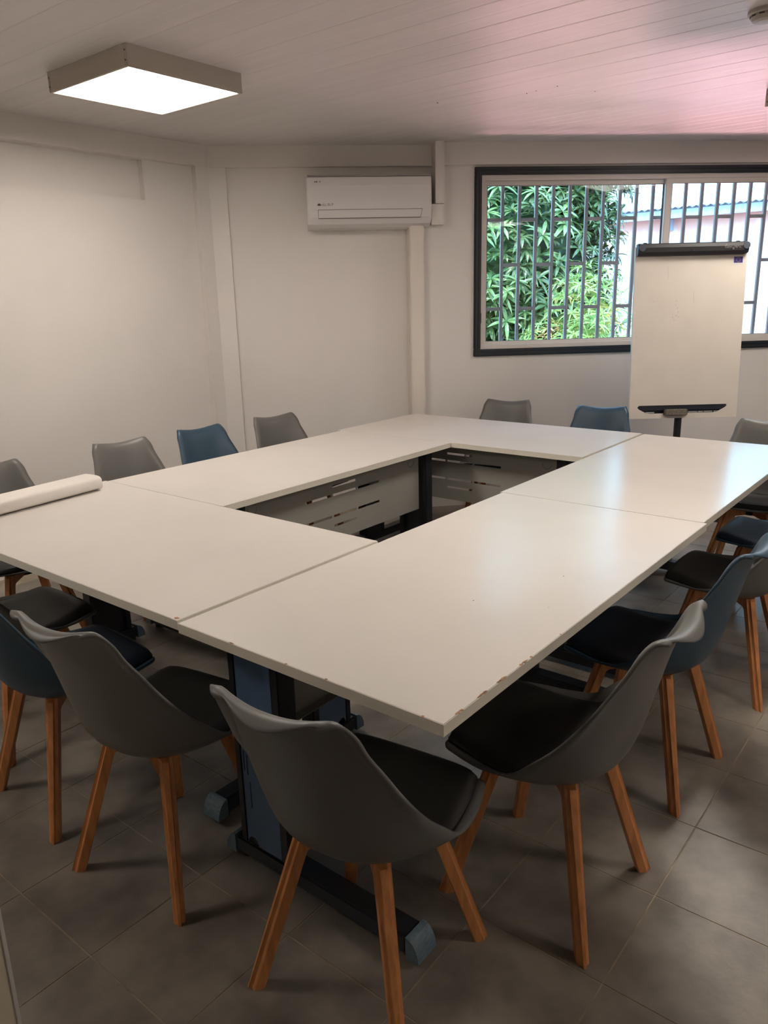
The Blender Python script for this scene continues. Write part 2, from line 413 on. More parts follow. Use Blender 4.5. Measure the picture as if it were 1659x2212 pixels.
b = bmesh.new(); box(b, 1.0, 3.75, GC + .002, GC + .02, zs0 - .014, zs0 + .004); link_mesh('grille_rail', b, BARM, gr)

# ---------------------------------------------------------------- air conditioner, trunking, duct
ac = thing('air_conditioner', 'white split air conditioner mounted high on the back wall left of the window', 'air conditioner')
ac.matrix_world = BWM @ Matrix.Translation((0.262, CA, 2.13))
def ac_profile():  # (y, z) front outline; wall is y=0
    return [(0, .157), (-.185, .157), (-.196, .150), (-.205, .10), (-.210, .02), (-.208, -.045), (-.196, -.095), (-.165, -.135), (-.12, -.155), (-.05, -.160), (0, -.160)]
bm = bmesh.new(); pr_ = ac_profile(); L = 0.412
secs = []
for x, k in ((-L, .955), (-L + .006, .985), (-L + .014, 1), (L - .014, 1), (L - .006, .985), (L, .955)):
    secs.append([bm.verts.new((x, y * k, z * (0.5 + 0.5 * k))) for y, z in pr_])
for a, b in zip(secs, secs[1:]):
    for i in range(len(pr_) - 1): bm.faces.new((a[i], a[i + 1], b[i + 1], b[i]))
    bm.faces.new((a[0], b[0], b[-1], a[-1]))
bm.faces.new(secs[0]); bm.faces.new(secs[-1])
link_mesh('housing', bm, ACM, ac)
bm = bmesh.new()
fl = [Vector((-.205, -.052)), Vector((-.1955, -.097))]
def acp(x, t, off):
    y = -.2085 + (t * .0128) - off; z = -.050 - t * .048
    return Vector((x, y, z))
v = [bm.verts.new(acp(x, t, .002)) for x, t in ((-.34, 0), (.345, 0), (.335, 1), (-.34, 1))]; w_ = [bm.verts.new(acp(x, t, -.006)) for x, t in ((-.34, 0), (.345, 0), (.335, 1), (-.34, 1))]
bm.faces.new(v); bm.faces.new(w_[::-1])
for i in range(4): bm.faces.new((v[i], v[(i + 1) % 4], w_[(i + 1) % 4], w_[i]))
fp = link_mesh('flap', bm, ACM, ac)
bm = bmesh.new()
def seam(a, b, r=.0011): tube(bm, (a, b), r, 4)
c4 = [acp(-.342, -.03, .0015), acp(.347, -.03, .0015), acp(.337, 1.05, .0020), acp(-.342, 1.05, .0020)]
for i in range(4): seam(c4[i], c4[(i + 1) % 4], .0017 if i == 2 else .0009)
link_mesh('flap_seam', bm, DARKLINE, fp)
bm = bmesh.new(); box(bm, -L + .01, L - .01, -.196, -.01, .1571, .166); link_mesh('top_grille', bm, mat('ac_top', (0.30, 0.27, 0.26, 1), 0.7), ac)
bm = bmesh.new()
def dots(lst, zc):
    for x, w, h in lst: box(bm, x, x + w, -.2075, -.2035, zc - h / 2, zc + h / 2)
dots(((-.36, .009, .007), (-.349, .010, .008), (-.326, .006, .007)), .123)
link_mesh('indicator_marks', bm, mat('grey_print', (0.16, 0.15, 0.15, 1), 0.6), ac)
def text_obj(name, body, size, m, mtx, parent, ext=0.0006):
    cu_ = bpy.data.curves.new(name, 'FONT'); cu_.body = body; cu_.size = size; cu_.extrude = ext; cu_.resolution_u = 2
    t = bpy.data.objects.new(name, cu_); COL.objects.link(t)
    bpy.context.view_layer.update()
    dg = bpy.context.evaluated_depsgraph_get(); me = bpy.data.meshes.new_from_object(t.evaluated_get(dg))
    bpy.data.objects.remove(t); me.materials.clear(); me.materials.append(m)
    o = bpy.data.objects.new(name, me); COL.objects.link(o); o.parent = parent; o.matrix_local = mtx
    return o
FRONT = Matrix(((1, 0, 0, 0), (0, 0, -1, 0), (0, 1, 0, 0), (0, 0, 0, 1)))   # text facing -y, reading along +x
PRINT = mat('grey_lettering', (0.20, 0.18, 0.17, 1), 0.6)
text_obj('lettering', 'oLL.BL.P', 0.022, PRINT, Matrix.Translation((-.318, -.2105, -.024)) @ FRONT, ac)
bm = bmesh.new()
for dx in (-.007, 0, .007): box(bm, -.334 + dx - .003, -.334 + dx + .003, -.212, -.208, -.022, -.012 + (.003 if dx == 0 else 0))
box(bm, -.345, -.323, -.212, -.208, -.023, -.018)
link_mesh('emblem', bm, mat('emblem_print', (0.08, 0.07, 0.07, 1), 0.6), ac)
# small duct right of the unit, up to the ceiling
dt = thing('cable_duct', 'short white duct running down from the ceiling beside the air conditioner', 'duct')
dt.matrix_world = BWM @ Matrix.Translation((0.738, CW, 0))
bm = bmesh.new(); box(bm, -.032, .030, -.075, .08, 2.118, CZ + 0.002, 0.003); link_mesh('duct_cover', bm, WALLM, dt)
bm = bmesh.new(); box(bm, -.060, .028, -.070, .08, 1.985, 2.115, 0.003); link_mesh('elbow_box', bm, WALLM, dt)
tk = thing('wall_trunking', 'tall cream plastic trunking running from the air conditioner to the floor', 'trunking')
tk.matrix_world = BWM @ Matrix.Translation((0.580, CW, 0))
bm = bmesh.new(); box(bm, -.050, .050, -.055, .085, 0, 1.985, 0.007); link_mesh('trunking_cover', bm, CREAMM, tk, smooth=False)
bm = bmesh.new(); box(bm, -.053, .053, -.012, .088, 0, 1.983); link_mesh('trunking_base', bm, CREAMM, tk)

# ---------------------------------------------------------------- ceiling lamps, smoke detector
def lamp(x0, x1, y0, y1, label):
    cx, cy = (x0 + x1) / 2, (y0 + y1) / 2; hx = (x1 - x0) / 2; hy = (y1 - y0) / 2
    t = thing('ceiling_lamp', label, 'lamp', (cx, cy, CZ), 0, 'square ceiling panel lamps')
    zb = -0.082
    b = bmesh.new()
    w = .014
    box(b, -hx, hx, hy - w, hy, zb, 0.001, .0015); box(b, -hx, hx, -hy, -hy + w, zb, 0.001, .0015)
    box(b, -hx, -hx + w, -hy + w, hy - w, zb, 0.001, .0015); box(b, hx - w, hx, -hy + w, hy - w, zb, 0.001, .0015)
    link_mesh('lamp_frame', b, LAMPBODY, t)
    b = bmesh.new(); box(b, -hx + w, hx - w, -hy + w, hy - w, zb + .003, zb + .010); link_mesh('diffuser', b, LEDM, t)
    for sx in (-1, 1):
        for z in (zb + .022, zb + .058):
            for ax in (0,):
                b = bmesh.new(); p = Vector((-hx, sx * (hy - .010), z)); cyl(b, p, p + Vector((-.0025, 0, 0)), .0035, seg=8); link_mesh('screw', b, GREYMET, t)
    return t
lamp(0.976, 1.571, 2.160, 2.755, 'lit square panel lamp in a beige frame over the far left of the table')
lamp(3.609, 4.204, -0.145, 0.450, 'square panel lamp cut off at the right edge of the picture')
lamp(0.976, 1.571, -0.145, 0.450, 'lit square panel lamp above the near desk, above the picture')
lamp(-1.650, -1.055, 2.160, 2.755, 'lit square panel lamp beyond the left edge of the picture')
lamp(0.976, 1.571, -2.450, -1.855, 'added square panel lamp, unseen to the right of the viewer, brightening the chair backs')  # unseen lamp, added to lift the chair backs and desk edges
sm = thing('smoke_detector', 'small round smoke detector on the ceiling in the upper right corner', 'smoke detector', (2.36, 0.165, CZ))
def lathe(bm, prof, seg=32, mtx=None):
    rings = []
    for r, z in prof:
        ring = []
        for k in range(seg):
            p = Vector((r * math.cos(2 * PI * k / seg), r * math.sin(2 * PI * k / seg), z))
            ring.append(bm.verts.new(mtx @ p if mtx is not None else p))
        rings.append(ring)
    for a, b in zip(rings, rings[1:]):
        for k in range(seg): bm.faces.new((a[k], a[(k + 1) % seg], b[(k + 1) % seg], b[k]))
    bm.faces.new(rings[0][::-1]); bm.faces.new(rings[-1])
bm = bmesh.new(); lathe(bm, [(.062, .001), (.062, -.012), (.056, -.016)]); link_mesh('mounting_plate', bm, SMOKEM, sm)
bm = bmesh.new(); lathe(bm, [(.052, -.014), (.052, -.022), (.050, -.024), (.044, -.034), (.028, -.038), (.006, -.039)]); link_mesh('cover', bm, SMOKEM, sm)
bm = bmesh.new()
for k in range(10):
    a = 2 * PI * k / 10; m_ = Matrix.Rotation(a, 4, 'Z'); box(bm, .046, .0535, -.009, .009, -.0215, -.0165, mtx=m_)
link_mesh('vent', bm, DARKLINE, sm)

# ---------------------------------------------------------------- desks
DT = 0.740; TT = 0.026; DL = 1.6; DD = 0.8
def slot(x0, x1, y0, y1): return rect(x0, x1, y0, y1)
def make_desk(origin, rz, label, L=DL, D=DD, fy=(.175, .770)):
    t = thing('desk', label, 'desk', (origin[0], origin[1], 0), rz, 'desks of the table square')
    b = bmesh.new(); box(b, .0012, L - .0012, .0012, D - .0012, DT - TT, DT, .0006); link_mesh('desk_top', b, DESKM, t)
    b = bmesh.new()
    e = .0022
    box(b, 0, L, 0, e, DT - TT, DT - .0006); box(b, 0, L, D - e, D, DT - TT, DT - .0006)
    box(b, 0, e, e, D - e, DT - TT, DT - .0006); box(b, L - e, L, e, D - e, DT - TT, DT - .0006)
    link_mesh('edge_band', b, EDGEM, t, label='beige edge band')
    for sx, lx in ((-1, .13), (1, L - .13)):
        # column: black frame with navy outer cover
        ft = bmesh.new()
        box(ft, lx - .032, lx + .032, fy[0], fy[1], .022, .072, .006)
        foot = link_mesh('foot_bar', ft, BLACKM, t)
        b = bmesh.new()
        box(b, lx - .030, lx + .030, .722, .748, .07, DT - TT, .004); box(b, lx - .030, lx + .030, .560, .590, .07, DT - TT, .004)
        box(b, lx - .024, lx + .010, .588, .724, .07, DT - TT)
        box(b, lx - .030, lx + .030, .08, .74, DT - TT - .028, DT - TT - .0005, .003)
        col = link_mesh('column', b, BLACKM, t)
        b = bmesh.new(); xo = lx + sx * .026
        m_ = Matrix(((0, 0, 1, xo - .002), (1, 0, 0, 0), (0, 1, 0, 0), (0, 0, 0, 1)))
        holes = [slot(.712, .716, .30, .36), slot(.700, .704, .29, .35), slot(.694, .698, .19, .27)]
        arc = [(.700 + .020 * math.cos(a), .0735 + .022 * math.sin(a)) for a in [PI * k / 8 for k in range(9)]]
        plate(b, [(.5905, .0735), (.5905, .708), (.640, .708)] + [(.66 + .016 * math.cos(a), .708 - .016 * math.sin(a)) for a in [PI - PI * k / 6 for k in range(1, 6)]] + [(.68, .708), (.7215, .708), (.7215, .0735)] + arc, holes, .004, m_)
        link_mesh('column_cover', b, NAVYM, t, label='navy blue cover plate')
        for ye, sg in ((fy[0], -1), (fy[1], 1)):
            b = bmesh.new(); Lc = .030; n = 8
            A = []; B = []
            pts = [(0, .018), (0, .076)] + [(sg * Lc * math.sin(a) * 1.25, .020 + .056 * math.cos(a)) for a in [PI / 2 * k / n for k in range(1, n)]] + [(sg * Lc * 1.25, .018)]
            for y_, z_ in pts: A.append(b.verts.new((lx - .036, ye + y_, z_))); B.append(b.verts.new((lx + .036, ye + y_, z_)))
            for i in range(len(pts)): b.faces.new((A[i], A[(i + 1) % len(pts)], B[(i + 1) % len(pts)], B[i]))
            b.faces.new(A[::-1]); b.faces.new(B)
            cp = link_mesh('end_cap', b, CAPM, foot, label='blue-grey plastic end cap')
            b = bmesh.new(); cyl(b, (lx, ye - sg * .012, 0), (lx, ye - sg * .012, .012), .017, seg=14); cyl(b, (lx, ye - sg * .012, .011), (lx, ye - sg * .012, .024), .006, seg=8)
            link_mesh('levelling_glide', b, BLACKM, foot)
    # modesty panel with slots, folded bottom lip
    b = bmesh.new(); cx = L / 2 - .03
    holes = []
    A0, A1, B0, B1, C0, C1 = cx - .262, cx - .092, cx - .080, cx + .087, cx + .100, cx + .272
    H = .006
    for zz, cs in ((.655, ((B0, B1),)), (.612, ((A0, A1), (B0, B1), (C0, C1))), (.508, ((A0, A1), (B0, B1), (C0, C1))), (.460, ((B0, B1),))):
        for a, c in cs: holes.append(rect(a, c, zz - H, zz + H))
    m_ = Matrix(((1, 0, 0, 0), (0, 0, 1, .700), (0, 1, 0, 0), (0, 0, 0, 1)))
    plate(b, rect(.165, L - .160, .388, DT - TT - .001), holes, .0015, m_)
    box(b, .165, L - .160, .668, .7005, .387, .3885)
    mp = link_mesh('modesty_panel', b, PANELM, t, label='light grey slotted steel panel')
    b = bmesh.new()
    for xc in (.235, L - .235):
        pts = [(xc + .026 * math.cos(a), .7022, .665 + .030 * math.sin(a)) for a in [PI * k / 14 + PI for k in range(15)]]
        tube(b, pts, .0009, 4)
    link_mesh('knockout', b, DARKLINE, mp, kind='stuff')
    b = bmesh.new()
    box(b, .16, L - .16, .60, .64, DT - TT - .022, DT - TT - .0005, .002)
    link_mesh('cross_beam', b, BLACKM, t)
    return t
d1 = make_desk((0.000, 0.000), 0, 'nearest white desk with chipped edges, its corner jutting towards the viewer')
d2 = make_desk((1.603, 0.012), R(.1), 'white desk at the far right of the square, with bluish window glare')
d3 = make_desk((0.012, 2.415), R(-90.1), 'white desk on the left front side, carrying the roll of paper')
d4 = make_desk((2.4130, 2.398), R(180.0), 'white desk along the left wall side between three chairs and the opening', fy=(.07, .690))
d5 = make_desk((3.219, 0.832), R(90.1), 'white desk at the far end of the square, before the wall trunking')
# chipped spots along the edges of desk 1 and others
b = bmesh.new(); rnd = random.Random(3)
def chip(x, y, lx, ly, z=DT + .0003):
    n = 9; pts = []
    for k in range(n):
        a = 2 * PI * k / n; r = rnd.uniform(.6, 1.1); pts.append(Vector((x + lx * r * math.cos(a), y + ly * r * math.sin(a), 0)))
    A = [b.verts.new(p + Vector((0, 0, z - .0006))) for p in pts]; B = [b.verts.new(p + Vector((0, 0, z))) for p in pts]
    b.faces.new(A[::-1]); b.faces.new(B)
    for i in range(n): b.faces.new((A[i], A[(i + 1) % n], B[(i + 1) % n], B[i]))
for x, l in ((.052, .011), (.064, .006), (.135, .014), (.150, .010), (.205, .008), (.222, .016), (.300, .006), (.318, .013), (.345, .005), (.49, .003)):
    chip(x, .0028, l, .0034)
for y, l in ((.05, .004), (.30, .004), (.60, .010), (.42, .004)): chip(.0028, y, .003, l)
link_mesh('edge_chips', b, CHIPM, d1, label='brown chips in the edge', kind='stuff')
b = bmesh.new()
chip(.55, .28, .004, .0016, DT + .0003); chip(.85, .17, .003, .002, DT + .0003); chip(.62, .1, .002, .001)
link_mesh('scratches', b, DARKLINE, d1)
b = bmesh.new(); chip(1.585, .010, .010, .006); link_mesh('edge_chip', b, CHIPM, d3, label='brown chip at the corner')

# ---------------------------------------------------------------- chairs
def crom(P, t):
    n = len(P) - 1; f = t * n; i = min(int(f), n - 1); u = f - i
    g = lambda k: P[max(0, min(n, k))]
    out = []
    for a, b_, c, d in zip(g(i - 1), g(i), g(i + 1), g(i + 2)):
        out.append(0.5 * (2 * b_ + (c - a) * u + (2 * a - 5 * b_ + 4 * c - d) * u * u + (-a + 3 * b_ - 3 * c + d) * u ** 3))
    return out
# per station: x, z of the centre line, half width, edge rise (z), edge wrap (x forward), edge flare
ST = [
 # centre x, centre z, rim x, rim z, half width
 (.214, .428, .200, .434, .196),
 (.200, .436, .190, .440, .203),
 (.165, .431, .160, .440, .210),
 (.100, .415, .120, .440, .220),
 (.020, .399, .075, .440, .227),
 (-.065, .392, .030, .445, .231),
 (-.130, .402, -.015, .457, .230),
 (-.178, .441, -.058, .495, .224),
 (-.207, .515, -.105, .545, .212),
 (-.228, .600, -.152, .612, .196),
 (-.247, .680, -.194, .685, .178),
 (-.262, .742, -.228, .742, .163),
 (-.273, .786, -.248, .782, .158),
 (-.286, .812, -.264, .808, .150),
 (-.304, .824, -.280, .822, .148),
 (-.324, .821, -.296, .820, .147),
 (-.337, .808, -.304, .810, .146),
]
def shell_pt(u, v):
    a = abs(u); s = 1 if u >= 0 else -1
    t = (.0 + .012 * a ** 3) + (1 - .012 * a ** 3 - .035 * a ** 3) * v
    x, z, rx, rz_, w = crom(ST, t)
    if t > .70: w -= .072 * (1 - math.sqrt(max(0, 1 - min(1, (t - .70) / .30) ** 2.2)))     # rounded top corners
    if t < .11: w -= .062 * (1 - math.sqrt(max(0, 1 - ((.11 - t) / .11) ** 2.2)))    # rounded front corners
    e = a ** 2.3
    x2 = x + (rx - x) * e; z2 = z + (rz_ - z) * a ** 2.6
    y2 = s * w * (a ** .97)
    if t > .62:
        k = min(1, (t - .62) / .20)
        z2 -= k * .017 * (1 - a * a) ** 1.3          # shallow dip in the top edge
    fe = max(0, (a - .88) / .12) ** 2
    if t > .45:
        g = min(1, (t - .45) / .15)
        y2 += s * .009 * fe * g; x2 -= .012 * fe * g   # slight outward roll of the side rims
    return Vector((x2, y2, z2))
NU, NV_ = 24, 44
def shell_grid(thick, u0=-1, u1=1, v0=0, v1=1, nu=NU, nv=NV_):
    P = [[shell_pt(u0 + (u1 - u0) * i / nu, v0 + (v1 - v0) * j / nv) for i in range(nu + 1)] for j in range(nv + 1)]
    N = []
    for j in range(nv + 1):
        row = []
        for i in range(nu + 1):
            du = P[j][min(i + 1, nu)] - P[j][max(i - 1, 0)]; dv = P[min(j + 1, nv)][i] - P[max(j - 1, 0)][i]
            n = dv.cross(du); n.normalize(); row.append(n)
        N.append(row)
    return P, N
def closed(bm, A, B):
    nv = len(A); nu = len(A[0])
    VA = [[bm.verts.new(p) for p in r] for r in A]; VB = [[bm.verts.new(p) for p in r] for r in B]
    for j in range(nv - 1):
        for i in range(nu - 1):
            bm.faces.new((VA[j][i], VA[j][i + 1], VA[j + 1][i + 1], VA[j + 1][i]))
            bm.faces.new((VB[j][i], VB[j + 1][i], VB[j + 1][i + 1], VB[j][i + 1]))
    for i in range(nu - 1):
        bm.faces.new((VA[0][i], VB[0][i], VB[0][i + 1], VA[0][i + 1])); bm.faces.new((VA[-1][i], VA[-1][i + 1], VB[-1][i + 1], VB[-1][i]))
    for j in range(nv - 1):
        bm.faces.new((VA[j][0], VA[j + 1][0], VB[j + 1][0], VB[j][0])); bm.faces.new((VA[j][-1], VB[j][-1], VB[j + 1][-1], VA[j + 1][-1]))
def make_chair(name, shellm, padm):
    t = thing(name, '', 'chair')
    P, N = shell_grid(0)
    # make sure N points to the sitter side (up over the seat)
    if N[10][12].z < 0: N = [[-n for n in r] for r in N]
    th = .0075
    bm = bmesh.new(); closed(bm, [[p for p in r] for r in P], [[p - n * th for p, n in zip(r, q)] for r, q in zip(P, N)])
    link_mesh('shell', bm, shellm, t, smooth=True)
    # cushion on the seat, rising a little up the back
    nu, nv = 20, 26; u0, v0, v1 = .90, .045, .425
    A = []; B = []
    G, GN = shell_grid(0, -u0, u0, v0, v1, nu, nv)
    if GN[8][10].z < 0: GN = [[-n for n in r] for r in GN]
    for j in range(nv + 1):
        ra = []; rb = []
        for i in range(nu + 1):
            a = abs(2 * i / nu - 1); bq = abs(2 * j / nv - 1)
            m_ = (1 - a ** 7) ** .5 * (1 - bq ** (6 if j < nv / 2 else 3)) ** .5
            h = .006 + .024 * m_
            ra.append(G[j][i] + GN[j][i] * h); rb.append(G[j][i] + GN[j][i] * .0012)
        A.append(ra); B.append(rb)
    bm = bmesh.new(); closed(bm, A, B); link_mesh('seat_cushion', bm, padm, t, smooth=True)
    # beech legs: tapered plank plus short horizontal arm towards the centre, in the diagonal plane
    for q in range(4):
        an = PI / 4 + q * PI / 2
        rot = Matrix.Rotation(an, 4, 'Z')
        b = bmesh.new()
        # outline in (r, z): outer edge down, inner edge up
        out = [(.030, .394), (.148, .396), (.161, .388), (.2905, .0), (.2525, .0), (.138, .350), (.128, .357), (.030, .362)]
        tt = [.017, .018, .019, .0145, .0145, .018, .018, .017]
        A = [b.verts.new((r, w, z)) for (r, z), w in zip(out, tt)]; B = [b.verts.new((r, -w, z)) for (r, z), w in zip(out, tt)]
        b.faces.new(A); b.faces.new(B[::-1])
        for i in range(len(out)): b.faces.new((A[i], B[i], B[(i + 1) % len(out)], A[(i + 1) % len(out)]))
        bmesh.ops.recalc_face_normals(b, faces=b.faces[:])
        # round the outer long edges more than the inner ones
        oe = [e for e in b.edges if (e.verts[0].co - e.verts[1].co).length > .3 and min(v.co.x for v in e.verts) > .16]
        bmesh.ops.bevel(b, geom=oe, offset=.011, segments=3, affect='EDGES')
        ie = [e for e in b.edges if (e.verts[0].co - e.verts[1].co).length > .3 and min(v.co.x for v in e.verts) < .16]
        bmesh.ops.bevel(b, geom=ie, offset=.003, segments=1, affect='EDGES')
        bmesh.ops.transform(b, matrix=rot, verts=b.verts[:])
        link_mesh('leg', b, WOODM, t)
    b = bmesh.new(); lathe(b, [(.045, .360), (.045, .392), (.04, .393)], 20); link_mesh('seat_mount', b, BLACKM, t)
    return t
cg = make_chair('dining_chair', SHELLG, PADG)
cb = make_chair('dining_chair', SHELLB, PADB)
cg['category'] = cb['category'] = 'chair'
chairs = [
 # x, y, heading deg, blue?, group, label
 (.055, .245, 7, 0, 'chairs on the near left side', 'grey shell chair with beech legs in the centre foreground, seen from behind'),
 (.015, .925, 8, 0, 'chairs on the near left side', 'grey shell chair with beech legs, second from the near corner on the left front side'),
 (.020, 1.435, -3, 1, 'chairs on the near left side', 'blue shell chair at the left edge of the picture, seen from behind'),
 (.115, 1.930, 0, 0, 'chairs on the near left side', 'dark chair mostly hidden under the left end of the table'),
 (.540, .040, 90, 0, 'chairs on the right side', 'grey shell chair at the near right, its seat beneath the chipped table edge'),
 (1.210, .040, 88, 1, 'chairs on the right side', 'blue shell chair right of the table, behind the nearest grey one'),
 (1.985, .000, 90, 0, 'chairs on the right side', 'grey shell chair on the right side just beyond the blue one, cut by the frame'),
 (2.620, -.010, 90, 1, 'chairs on the right side', 'blue chair at the right edge whose navy seat catches the window glare'),
 (3.230, .225, 183, 0, 'chairs at the far end', 'grey chair at the far right corner of the table, right of the flip chart'),
 (3.340, 1.170, 195, 1, 'chairs at the far end', 'blue chair at the far end of the table, just left of the flip chart'),
 (3.340, 1.850, 195, 0, 'chairs at the far end', 'grey chair at the far end of the table below the left part of the window'),
 (2.230, 2.560, -99, 0, 'chairs along the left wall', 'grey chair along the left wall, the one nearest the corner'),
 (1.700, 2.590, -93, 1, 'chairs along the left wall', 'blue chair along the left wall between two grey ones'),
 (1.165, 2.600, -97, 0, 'chairs along the left wall', 'grey chair along the left wall just right of the paper roll'),
 (.470, 2.600, -95, 0, 'chairs along the left wall', 'grey chair half out of frame at the left edge, behind the paper roll'),
]
used = {0: False, 1: False}
for x, y, h, blue, g, lab in chairs:
    src = cb if blue else cg
    if not used[blue]: c = src; used[blue] = True
    else: c = copy_tree(src)
    c.location = (x, y, 0); c.rotation_euler = (0, 0, R(h)); c['label'] = lab; c['group'] = g; c['category'] = 'chair'

# ---------------------------------------------------------------- roll of paper on the table
rp = thing('paper_roll', 'flattened roll of white flip chart paper lying on the left end of the table', 'paper roll', (0.43, 2.30, DT))
b = bmesh.new(); Lr = .90
e0 = Vector((.695, 2.325, 0)); e1 = e0.copy() - Vector((.965, .125, 0)).normalized() * Lr
ax = (e0 - e1).normalized(); sd_ = Vector((-ax.y, ax.x, 0))
prof = []
for k in range(28):
    a = 2 * PI * k / 28; c_, s_ = math.cos(a), math.sin(a)
    sg = lambda q, p: math.copysign(abs(q) ** p, q)
    prof.append((.066 * sg(c_, .60), .031 + .031 * sg(s_, .50)))
A = [b.verts.new(e0 + sd_ * p + Vector((0, 0, q)) - rp.location + Vector((0, 0, DT + .0005))) for p, q in prof]
B = [b.verts.new(e1 + sd_ * p + Vector((0, 0, q)) - rp.location + Vector((0, 0, DT + .0005))) for p, q in prof]
A2 = [b.verts.new(e0 + sd_ * p * .86 + Vector((0, 0, .031 + (q - .031) * .80)) - rp.location + Vector((0, 0, DT + .0005))) for p, q in prof]
A3 = [b.verts.new(e0 - ax * .12 + sd_ * p * .86 + Vector((0, 0, .031 + (q - .031) * .80)) - rp.location + Vector((0, 0, DT + .0005))) for p, q in prof]
n = len(prof)
for i in range(n):
    j = (i + 1) % n
    b.faces.new((A[i], A[j], B[j], B[i])); b.faces.new((A[i], A2[i], A2[j], A[j])); b.faces.new((A2[i], A3[i], A3[j], A2[j]))
b.faces.new(A3); b.faces.new(B)
o = link_mesh('paper_sheets', b, PAPERM, rp, smooth=False)
for p in o.data.polygons: p.use_smooth = len(p.vertices) == 4

# ---------------------------------------------------------------- flip chart
fw, fh = .69, 1.056
fo = Vector((3.975, .852, .7275)); ya = -0.893266; ti = 0.0667
fm = Matrix.Translation(fo) @ Matrix.Rotation(ya, 4, 'Z') @ Matrix.Rotation(-ti, 4, 'X')
fc = thing('flip_chart', 'white flip chart board on a dark pole stand in front of the window', 'flip chart')
fc.location = (fo.x, fo.y, 0)
bpy.context.view_layer.update()
inv = Matrix.Translation((-fo.x, -fo.y, 0))
def fpart(name, b, m, parent=fc, label=None, smooth=False):
    bmesh.ops.transform(b, matrix=inv @ fm, verts=b.verts[:])
    return link_mesh(name, b, m, parent, smooth, label)
# local: x across, y depth (behind is +), z up from the board's lower edge
b = bmesh.new()
def rnd_rect(x0, x1, y0, y1, r, n=4):
    pts = []
    for cx, cy, a0 in ((x1 - r, y0 + r, -PI / 2), (x1 - r, y1 - r, 0), (x0 + r, y1 - r, PI / 2), (x0 + r, y0 + r, PI)):
        for k in range(n + 1): pts.append((cx + r * math.cos(a0 + PI / 2 * k / n), cy + r * math.sin(a0 + PI / 2 * k / n)))
    return pts
hole = [(-.282, .083), (-.293, .075), (-.293, .068), (-.285, .060), (-.24, .036), (-.215, .031), (.195, .031), (.22, .036), (.268, .062), (.278, .072), (.274, .083)]
m_ = Matrix(((1, 0, 0, 0), (0, 0, 1, 0), (0, 1, 0, 0), (0, 0, 0, 1)))
plate(b, rnd_rect(-fw / 2, fw / 2, 0, fh, .006), [hole], .004, m_)
bd = fpart('board', b, BOARDM)
b = bmesh.new()
fr_ = ((-fw / 2, -fw / 2 + .012), (fw / 2 - .012, fw / 2))
for x0, x1 in fr_: box(b, x0, x1, .004, .026, .01, fh - .01, .002)
box(b, -fw / 2, fw / 2, .004, .026, fh - .012, fh, .002); box(b, -fw / 2, fw / 2, .004, .020, 0, .010, .002)
fpart('board_frame', b, BOARDEDGE)
b = bmesh.new(); box(b, -.30, .30, .005, .045, .050, .100, .002); box(b, -.30, .30, .030, .048, .026, .055, .001); tr_ = fpart('pen_tray', b, mat('navy_black_plastic', (0.010, 0.012, 0.022, 1), 0.5))
b = bmesh.new()
for x0, x1 in ((-.230, -.175), (.015, .030), (.045, .105), (.110, .140), (.145, .200), (.208, .240)): box(b, x0, x1, .026, .030, .031, .040)
fpart('tray_slots', b, BOARDEDGE, tr_)
# clamp bar
b = bmesh.new(); n = 7
pf = [(.004, fh + .012), (-.030, fh + .014), (-.040, fh + .008), (-.044, fh - .012), (-.040, fh - .038), (-.028, fh - .058), (.004, fh - .060)]
xs = [(-fw / 2 + .004, .9), (-fw / 2 + .012, 1), (fw / 2 - .028, 1), (fw / 2 - .006, .8)]
ring = []
for x, k in xs:
    ring.append([b.verts.new((x, y * k, fh - .022 + (z - fh + .022) * (k if x > 0 and k < 1 else 1))) for y, z in pf])
for a, c in zip(ring, ring[1:]):
    for i in range(len(pf)): b.faces.new((a[i], a[(i + 1) % len(pf)], c[(i + 1) % len(pf)], c[i]))
b.faces.new(ring[0]); b.faces.new(ring[-1])
cl = fpart('clamp_bar', b, CLAMPM, label='dark grey paper clamp bar')
for x, r in ((-fw / 2 + .028, .021), (fw / 2 - .026, .021)):
    b = bmesh.new(); cyl(b, (x, -.034, fh - .010), (x, -.0465, fh - .010), r * 1.1, r, 20); fpart('clamp_knob', b, CLAMPC, cl)
for x in (-fw / 2 + .05, fw / 2 - .07):
    b = bmesh.new(); box(b, x - .012, x + .012, -.024, -.006, fh + .010, fh + .020, .003); fpart('paper_hook', b, CLAMPM, cl)
b = bmesh.new(); tube(b, [(-.002 + .012 * math.cos(a), -.0445, fh - .024 + .012 * math.sin(a)) for a in [PI + .2 + k * .22 for k in range(7)]], .0022, 5); fpart('clamp_mark', b, SEALM, cl)
# scratched handwriting on the bar
S = .0011
strokes = [
 [(0, 10), (-3, 5), (-2, 0), (3, -2), (6, 2), (4, 6), (-1, 5)], [(1, 12), (4, 16)], [(8, -3), (8, 6), (12, 7)], [(8, 3), (11, 3)],
 [(13, -3), (13, 9), (17, 10)], [(13, 4), (16, 4)], [(18, -3), (18, 10), (22, 8), (22, 4), (18, 3)], [(24, 4), (24, -2), (28, -4), (30, 2), (30, 7)], [(30, 2), (31, -6), (27, -8)],
 [(36, 8), (33, 2), (39, 2)], [(38, 7), (38, -3)], [(41, 8), (42, -2), (47, 8)], [(49, 6), (50, -2), (52, 6)], [(54, 3), (56, -3)]]
b = bmesh.new()
for st in strokes:
    tube(b, [(fw / 2 - .155 + x * .00165, -.0452, fh - .022 + y * .00135) for x, y in st], .0009, 4)
fpart('handwriting', b, CHALKM, cl, label='pale scratched handwriting')
